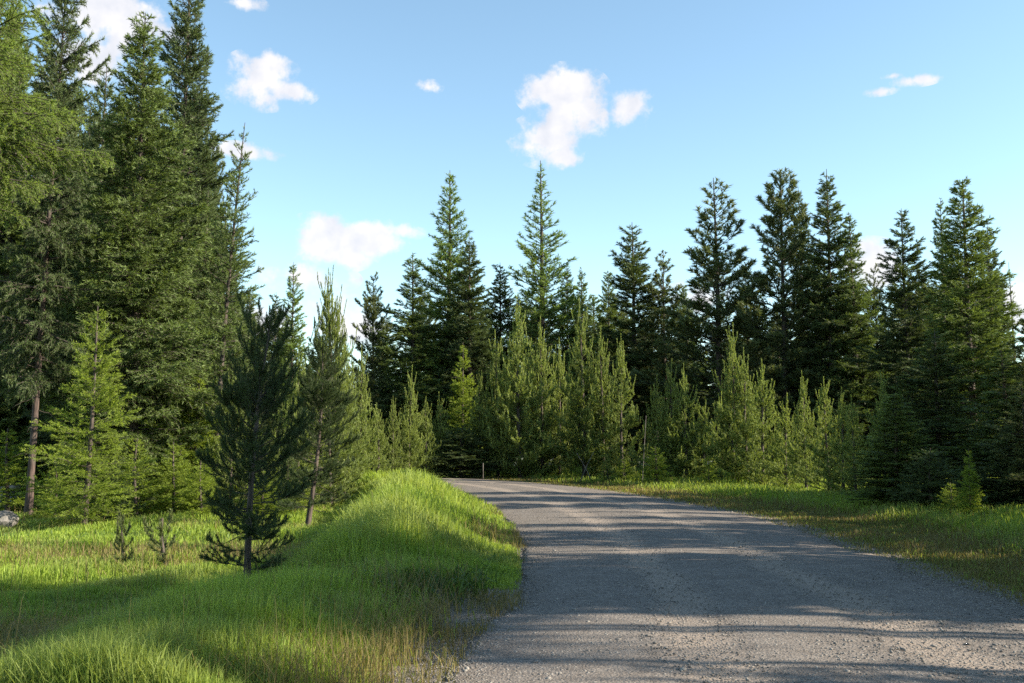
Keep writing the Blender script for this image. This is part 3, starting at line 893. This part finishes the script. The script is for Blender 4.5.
# --- left forest
T = [
    ('near_larch', 'tall larch whose drooping lime green sprays fill the top left corner', 'larch tree', -36, -170, 22, 250),
    ('near_tall', 'tall dark conifer with a bare reddish trunk leaning right at the left edge', 'fir tree', 70, -60, 28, 112, None, 30),
    ('near_fir', 'broad dense fir with a full sunlit crown, second tallest of the left group', 'fir tree', 146, 14, 30, 176, None, 134),
    ('near_fir2', 'tallest fir of the left group, its tip cut off by the top of the picture', 'fir tree', 190, -62, 37, 138),
    ('thin_fir', 'slim airy fir with a see-through crown and pale trunk right of the dense firs', 'fir tree', 246, 122, 33, 100, None, 212),
    ('lime_tree', 'small lime green larch glowing in the sun in front of the leaning trunk', 'larch tree', 99, 306, 24.5, 105, None, 86),
    ('spruce0', 'narrow dark spruce hidden behind the broad dense fir', 'spruce tree', 108, 66, 40, 110),
    ('spruce1', 'dark spruce behind the leaning reddish trunk', 'spruce tree', 18, -10, 44, 110),
    ('spruce2', 'dark spruce between the leaning trunk and the broad dense fir', 'spruce tree', 75, 90, 44, 120),
    ('near_fir2', 'dense fir filling the gap right of the tallest left fir', 'fir tree', 208, 190, 36, 120),
    ('larch0', 'bright green larch with a double tip behind the long-leader pine', 'larch tree', 294, 262, 40, 74),
    ('spruce3', 'dark spruce just left of the double-tipped larch', 'spruce tree', 276, 292, 42, 60),
    ('leader_pine', 'sunlit young pine with one very long bare leader against the sky', 'pine tree', 326, 268, 34, 84, None, 334),
    ('young2', 'rounded sunlit young pine right of the long-leader pine', 'pine tree', 347, 330, 40, 66),
    ('young0', 'sunlit young pine at the left end of the gap before the dark pine', 'pine tree', 362, 348, 43, 56),
    ('young1', 'sunlit young pine standing behind the grassy bank crest', 'pine tree', 338, 356, 36, 70),
    ('front_pine', 'second dim young pine, smaller, close behind the shaded front pine on its right', 'pine tree', 322, 340, 25, 84, None, 308, 4.0),
    ('near_fir2', 'shorter fir with mid green crown behind the shaded front pine', 'fir tree', 250, 296, 38, 90),
    ('lime0', 'light green young fir under the airy slim fir', 'fir tree', 196, 372, 31, 76),
    ('lime0', 'light green young fir between the lime larch and the airy slim fir', 'fir tree', 152, 385, 33, 70),
    ('lime1', 'low bushy light green fir just right of the lime larch trunk', 'fir tree', 140, 438, 27.5, 66),
    ('lime1', 'low light green fir seedling in full sun beside the dark undergrowth', 'fir tree', 176, 442, 28, 60),
    ('lime1', 'low light green fir between the pine seedlings and the shaded front pine', 'fir tree', 204, 452, 27, 52),
    ('lime1', 'small light green fir with one drooping bough left of the leaning trunk', 'fir tree', 12, 428, 29, 80),
    ('lowfir', 'small dark bushy fir at the foot of the lime larch', 'fir tree', 112, 462, 26, 60),
    ('lime1', 'tiny light green fir at the foot of the leaning reddish trunk', 'fir tree', 56, 466, 27, 46),
    ('young1', 'young pine in sun behind the shaded front pine, left of its trunk', 'pine tree', 232, 366, 30, 70),
    ('young2', 'bushy young pine filling in behind the second dim pine', 'pine tree', 302, 350, 31, 92),
    ('young1', 'sunlit young pine just right of the second dim pine, near the bank crest', 'pine tree', 333, 376, 33, 78),
    # --- front pine
    ('front_pine', 'dark shaded young pine standing alone in the meadow with bare lower limbs', 'pine tree', 272, 308, 12.0, 118, None, 250, 1.2),
    # --- young pines across the road, left to right
    ('young3', 'low young pine, first left of the far road bend', 'pine tree', 378, 405, 47, 42),
    ('young1', 'young pine, second left of the far road bend', 'pine tree', 393, 398, 49, 38),
    ('young0', 'slender young pine with a tall leader at the far road bend', 'pine tree', 410, 368, 50, 48),
    ('young4', 'low young pine right of the slender one at the far road bend', 'pine tree', 426, 398, 51, 40),
    ('young3', 'low dark green young pine beneath the tallest pointed larch', 'pine tree', 441, 394, 53, 40),
    ('lime0', 'bright lime young larch tip rising among the dark trunks', 'larch tree', 463, 342, 55, 46),
    ('lowfir', 'broad dark bush-like spruce at the far verge beneath the lime tip', 'spruce tree', 462, 425, 52, 90),
    ('young2', 'shaded young pine left of the tallest roadside young pine', 'pine tree', 481, 372, 53, 54),
    ('young0', 'young pine touching the left side of the tallest roadside young pine', 'pine tree', 498, 334, 53.5, 64),
    ('young2', 'tallest and widest young pine of the roadside row, facing the road end', 'pine tree', 520, 303, 52, 96),
    ('young4', 'young pine touching the right side of the tallest roadside young pine', 'pine tree', 542, 320, 53, 62),
    ('young1', 'narrow young pine between the two tall roadside clusters', 'pine tree', 558, 342, 54, 50),
    ('young0', 'pointed tall young pine heading the second roadside cluster', 'pine tree', 583, 303, 51.5, 84),
    ('young4', 'young pine on the right flank of the second roadside cluster', 'pine tree', 602, 330, 51, 62),
    ('young1', 'young pine at the right end of the second roadside cluster', 'pine tree', 621, 338, 50, 58),
    ('young3', 'slim young pine at the left end of the third roadside cluster', 'pine tree', 655, 378, 47, 52),
    ('young0', 'many-tipped young pine in the middle of the third roadside cluster', 'pine tree', 669, 362, 46, 62),
    ('young4', 'young pine at the right end of the third roadside cluster', 'pine tree', 685, 366, 45.5, 62),
    ('young3', 'low young pine filling the gap after the third roadside cluster', 'pine tree', 704, 402, 45, 50),
    ('young2', 'tall sunlit young pine with a sharp tip, peak of the fourth cluster', 'pine tree', 730, 328, 43, 82),
    ('young1', 'young pine just right of the sharp-tipped fourth cluster peak', 'pine tree', 745, 352, 42.5, 60),
    ('young4', 'young pine on the right flank of the fourth cluster', 'pine tree', 760, 362, 41, 66),
    ('young3', 'low young pine between the fourth and fifth clusters', 'pine tree', 784, 396, 39, 52),
    ('young0', 'slender sunlit young pine leading the fifth cluster', 'pine tree', 803, 374, 37, 58),
    ('young1', 'young pine in the middle of the fifth cluster', 'pine tree', 826, 380, 34.5, 58),
    ('young4', 'young pine with several equal tips in the fifth cluster', 'pine tree', 840, 390, 33.5, 58),
    ('young3', 'last sunlit young pine before the dark right-hand trees', 'pine tree', 853, 398, 32, 50),
    ('young2', 'yellow-tipped young pine rising above the dark rounded spruce', 'pine tree', 881, 372, 30, 70),
    # --- small growth at the far verge
    ('lime1', 'small pale fir seedling glowing at the far verge', 'fir tree', 656, 446, 42, 40),
    ('lime1', 'tiny pale fir seedling left of the glowing one at the far verge', 'fir tree', 626, 458, 45, 28),
    ('young3', 'knee-high pine seedling by the second roadside cluster', 'pine tree', 607, 452, 46, 22),
    ('lime1', 'tiny fir seedling beside the fourth cluster', 'fir tree', 707, 455, 41, 24),
    ('lime0', 'slim sunlit fir sapling against the dark right-hand forest', 'fir tree', 967, 448, 21.6, 30),
    ('lime1', 'small dim fir between the dark bush and the slim sapling', 'fir tree', 948, 482, 22.5, 40),
    ('spruce2', 'dark rounded spruce in shade beside the last sunlit pine', 'spruce tree', 893, 394, 25.5, 96),
    ('lowfir', 'low dark bushy fir in shade at the right verge', 'fir tree', 930, 448, 24, 92),
    # --- tall skyline trees, left to right
    ('pine2', 'dark pointed conifer alone against the sky left of the tall group', 'pine tree', 374, 276, 62, 62),
    ('spruce1', 'spruce leaning on the left side of the taller pale larch', 'spruce tree', 412, 254, 62, 96),
    ('larch0', 'tall pale green larch, left one of the two tallest on the skyline', 'larch tree', 448, 170, 64, 118),
    ('spruce0', 'spruce close on the right side of the left tall larch', 'spruce tree', 470, 234, 62, 84),
    ('spruce3', 'shorter spruce in the dip between the two tall larches', 'spruce tree', 500, 262, 65, 78),
    ('larch1', 'tallest central larch with upswept boughs and a needle-sharp tip', 'larch tree', 540, 160, 64, 148),
    ('spruce0', 'low spruce on the right shoulder of the sharp-tipped larch', 'spruce tree', 566, 264, 66, 54),
    ('spruce1', 'spruce second right of the sharp-tipped larch', 'spruce tree', 582, 268, 67, 54),
    ('spruce2', 'low spruce left of the broad open-crowned spruce', 'spruce tree', 607, 272, 66, 56),
    ('spruce3', 'broad open-crowned spruce at the middle right of the skyline', 'spruce tree', 630, 222, 63, 108),
    ('pine1', 'dark ragged pine left of the open candelabra pine', 'pine tree', 664, 250, 62, 88),
    ('pine1', 'open candelabra pine with sky between its upswept boughs', 'pine tree', 713, 178, 58, 134),
    ('spruce0', 'low spruce between the candelabra pine and the brownish pine', 'spruce tree', 745, 262, 60, 64),
    ('pine0', 'brownish green pine left of the bushy tall spruce', 'pine tree', 780, 172, 56, 116),
    ('spruce3', 'thin spruce tip between the brownish pine and the bushy tall spruce', 'spruce tree', 797, 188, 58, 62),
    ('spruce0', 'bushy tall spruce in the centre of the right group', 'spruce tree', 825, 169, 55, 104),
    ('spruce1', 'spruce stepping down on the right of the bushy tall spruce', 'spruce tree', 850, 214, 54, 84),
    ('pine2', 'low dark pine under the small white cloud on the right', 'pine tree', 874, 268, 56, 62),
    ('spruce3', 'loose ragged spruce left of the widest right-hand spruce', 'spruce tree', 903, 208, 50, 96),
    ('spruce1', 'slim spruce touching the left of the widest right-hand spruce', 'spruce tree', 940, 198, 50, 66),
    ('spruce2', 'widest and tallest spruce of the right-hand group', 'spruce tree', 963, 180, 45, 124),
    ('spruce0', 'spruce on the right shoulder of the widest right-hand spruce', 'spruce tree', 986, 222, 47, 70),
    ('larch2', 'thin wispy larch against the cloud near the right edge', 'larch tree', 1008, 262, 50, 48),
    ('pine0', 'dark pine cut by the right edge of the picture', 'pine tree', 1034, 312, 42, 100),
    ('spruce1', 'dark spruce in shade behind the slim sunlit sapling', 'spruce tree', 1002, 350, 27, 120),
    ('spruce0', 'low dark spruce in shade at the right edge, right of the slim sapling', 'spruce tree', 1016, 420, 24, 96),
    ('spruce3', 'dark spruce in shade behind the low bushy fir', 'spruce tree', 935, 330, 30, 110),
    ('pine1', 'shaded pine with thin bare trunk at the right edge', 'pine tree', 1020, 380, 23.5, 90),
]
for row in T:
    kind, label, cat, tx, ty, d, w = row[:7]
    bx = row[8] if len(row) > 8 else None
    tree(kind, label, cat, tx, ty, d, w, basex=bx, rot=row[9] if len(row) > 9 else None)

rng = np.random.default_rng(91)
for i in range(16):
    px = rng.uniform(2, 330)
    d = rng.uniform(27, 33)
    tree(['lime1', 'lime0', 'lowfir'][i % 3], 'low fir of the tangled undergrowth at the feet of the left-hand trees', 'fir tree', px, rng.uniform(440, 472), d, rng.uniform(34, 60),
         group='low firs of the undergrowth on the left')

# --- the dim ranks of forest behind, told apart by nothing
SKY = np.array([(-300, -40), (0, -30), (60, 60), (110, 90), (150, 40), (200, 70), (235, 230), (275, 310), (330, 318), (350, 352), (372, 320), (400, 305), (430, 275), (470, 275), (500, 295), (540, 275),
                (580, 290), (640, 292), (690, 275), (740, 285), (780, 245), (850, 250), (880, 295), (905, 260), (960, 230), (990, 280), (1012, 352), (1030, 350), (1100, 260), (1500, 200)], float)
rng = np.random.default_rng(77)
g = 'conifers in the dim ranks behind the skyline trees'
kinds = ['spruce0', 'spruce1', 'spruce2', 'spruce3', 'pine0', 'pine2']
for i in range(118):
    px = -140 + 1320 * (i + rng.random()) / 118
    left = px < 330
    right = px > 860
    d = rng.uniform(42, 62) if left else (rng.uniform(54, 70) if right else rng.uniform(68, 90))
    ty = np.interp(px, SKY[:, 0], SKY[:, 1]) + rng.uniform(0, 75)
    tree(kinds[rng.integers(0, 6)], 'conifer half hidden in the dim forest ranks behind the skyline trees', 'conifer', px, ty, d, rng.uniform(70, 120) * 60 / d * .8, group=g, nm='conifer_tree')

# --- tall trees on the right, just outside the picture, whose shade stripes the road
def shade_tree(kind, x, y, H, Rad):
    v = V[kind]
    z0 = tz(x, y)
    e = bpy.data.objects.new('shade_tree', None); C.objects.link(e)
    e.location = (x, y, z0); e.rotation_euler = (0, 0, x * 7.3 + y); e.scale = (Rad / v['R'], Rad / v['R'], H / v['H'])
    e['label'] = 'conifer outside the right edge of the picture, casting shade over the road'
    e['category'] = 'conifer'; e['group'] = 'roadside conifers casting shade over the road'
    for part in ('trunk', 'limbs', 'crown'):
        c = bpy.data.objects.new(part, v[part]); c.parent = e; C.objects.link(c)


SHADE = [('young2', 12.0, 4.9, 8.5, 2.5), ('lowfir', 12.6, 4.4, 6.6, 2.8), ('lowfir', 9.8, 4.4, 5.2, 2.6), ('lowfir', 11, 1.0, 6, 2.6), ('near_larch', 12.0, 6.1, 16, 1.6), ('near_larch', 12.8, 8.3, 16.5, 2.2), ('near_larch', 15.4, 8.6, 19, 2.4), ('near_fir', 19.5, 9.8, 19, 2.2), ('spruce0', 17, 8.9, 16, 1.4), ('spruce2', 21, 8.9, 18, 1.5), ('near_larch', 14.0, 7.4, 18, 2.0), ('near_larch', 15.6, 7.9, 18, 2.3), ('near_larch', 16.4, 6.9, 19, 2.3), ('near_larch', 17.6, 8.6, 20, 2.3), ('spruce2', 19.5, 28.5, 13, 2.3), ('spruce3', 22, 31.5, 14, 2.2),
         ('spruce0', 15.0, 9.1, 15, 1.7), ('spruce2', 17.0, 11.0, 17, 1.8), ('spruce2', 18.5, 9.3, 18, 1.7), ('young2', 10.0, 9.6, 7, 1.7),
         ('young2', 10.8, 11.2, 8.2, 2.2), ('young2', 11.8, 13.2, 8.4, 2.2), ('young2', 11.0, 15.2, 8.2, 2.2), ('young2', 12.4, 17.2, 8.4, 2.3),
         ('young0', 12.6, 19.2, 7.2, 2.0), ('young2', 14.5, 12.2, 8.4, 2.2), ('young4', 15.2, 15.8, 8.6, 2.4), ('young2', 15.6, 18.4, 8.6, 2.2),
         ('lowfir', 13.5, 21.0, 6.5, 1.5), ('spruce1', 21.0, 15.6, 19, 1.1), ('spruce3', 17, 25.2, 13, 2.0), ('spruce2', 18, 27.6, 11, 1.8), ('young2', 15.2, 22.6, 7.5, 1.3), ('lowfir', 15.5, 24.2, 6, 1.6)]
for s in SHADE:
    shade_tree(*s)

# --- pine seedlings standing in the meadow
tree('seedling', 'thin upright pine seedling alone in the sunny meadow, the left one of two', 'seedling', 125, 512, 16.5, 24, nm='pine_seedling')
tree('seedling', 'small forked pine seedling leaning left in the meadow near the shaded pine', 'seedling', 163, 512, 16.5, 36, nm='pine_seedling', basex=171)


# --- fallen log, boulders, stalks
def blob_rock(name, x, y, r, sz, mat, label, cat, seed, sink=.3):
    bm = bmesh.new()
    bmesh.ops.create_icosphere(bm, subdivisions=4, radius=1)
    rg = np.random.default_rng(seed)
    ks = rg.normal(size=(14, 3)); ks /= np.linalg.norm(ks, axis=1)[:, None]
    off = rg.uniform(.55, .9, 14)
    for v in bm.verts:
        p = np.array(v.co)
        for k, o_ in zip(ks, off):
            dd = p @ k
            if dd > o_:
                p = p - k * (dd - o_) * .9
        p = p * (1 + .03 * math.sin(p[0] * 17 + p[2] * 9) + .02 * math.sin(p[1] * 31 + 2))
        v.co = Vector((p[0] * r * sz[0], p[1] * r * sz[1], p[2] * r * sz[2]))
    me = bpy.data.meshes.new(name); bm.to_mesh(me); bm.free()
    for p in me.polygons:
        p.use_smooth = True
    me.materials.append(mat)
    o = bpy.data.objects.new(name, me); C.objects.link(o)
    o.location = (x, y, tz(x, y) + r * sz[2] * (1 - sink))
    o.rotation_euler = (0, 0, rg.uniform(0, 6))
    o['label'] = label; o['category'] = cat
    return o


rk = NT('weathered_stone')
tc_ = rk.n('ShaderNodeTexCoord')
f = rk.noise(6, 6, .7, tc_.outputs['Object'])
cc = rk.mix(rk.ramp(f, .35, .65), (.10, .095, .085), (.22, .20, .18))
pr = rk.n('ShaderNodeBsdfPrincipled'); rk.l(cc, pr.inputs['Base Color']); pr.inputs['Roughness'].default_value = .9
bp = rk.n('ShaderNodeBump'); bp.inputs['Strength'].default_value = .7; bp.inputs['Distance'].default_value = .05
rk.l(f, bp.inputs['Height']); rk.l(bp.outputs[0], pr.inputs['Normal']); rk.l(pr.outputs[0], rk.out.inputs[0])
p = P(2, 505, 24.0)
blob_rock('boulder', p.x, 24.0, .42, (1.3, .9, .8), rk.m, 'pale grey boulder half sunk in grass at the left edge', 'boulder', 3)
p = P(6, 480, 31.0)
blob_rock('boulder', p.x, 31.0, .5, (1.2, .9, .9), rk.m, 'pale boulder lying further back under the firs at the left edge', 'boulder', 4)

M_LOG = bark_mat('weathered_log', (.06, .05, .042), (.20, .175, .15))


def log_between(name, a, b, r0, r1, label, cat, mat=M_LOG, sides=10, K=10, bend=.05):
    t = np.linspace(0, 1, K)[:, None]
    pts = np.array(a) * (1 - t) + np.array(b) * t
    pts[:, 2] += bend * np.sin(t[:, 0] * 3.1)
    rad = r0 + (r1 - r0) * t[:, 0]
    v, q = tubes(pts[None], rad[None], sides)
    n = len(v)
    v = np.concatenate([v, pts[:1], pts[-1:]])
    i = np.arange(sides)
    caps = np.concatenate([np.stack([(i + 1) % sides, i, np.full(sides, n)], 1),
                           np.stack([n - sides + i, n - sides + (i + 1) % sides, np.full(sides, n + 1)], 1)])
    org = np.array(a)
    me = np_mesh(name, v - org, [q, caps], mat, smooth=True)
    o = bpy.data.objects.new(name, me); C.objects.link(o)
    o.location = org
    o['label'] = label; o['category'] = cat
    return o


def gp(px, d, up=0.0):
    x = P(px, 480, d).x
    return (x, d, tz(x, d) + up)


log_between('fallen_log', gp(-20, 33, .25), gp(20, 31, .75), .17, .13, 'dark fallen log propped up behind the leaning reddish trunk', 'log')
log_between('fallen_branch', gp(78, 26.5, .35), gp(128, 25.5, .75), .035, .012, 'bare grey branch slanting across the grass below the lime larch', 'branch')
log_between('dead_stem', gp(642, 44.5, 0), gp(647, 44.5, 3.1), .022, .010, 'tall bare dead stem standing by the third roadside cluster', 'dead stem')
log_between('fence_stake', gp(483, 50, -.1), gp(483, 50, .8), .028, .024, 'thin weathered stake at the far verge of the road bend', 'stake')
log_between('fallen_branch', gp(580, 47.5, .1), gp(594, 47.5, 1.5), .03, .012, 'pale crossed dead branch leaning right under the second roadside cluster', 'branch')
log_between('fallen_branch', gp(592, 47.9, .1), gp(577, 47.9, 1.45), .03, .012, 'pale crossed dead branch leaning left under the second roadside cluster', 'branch')
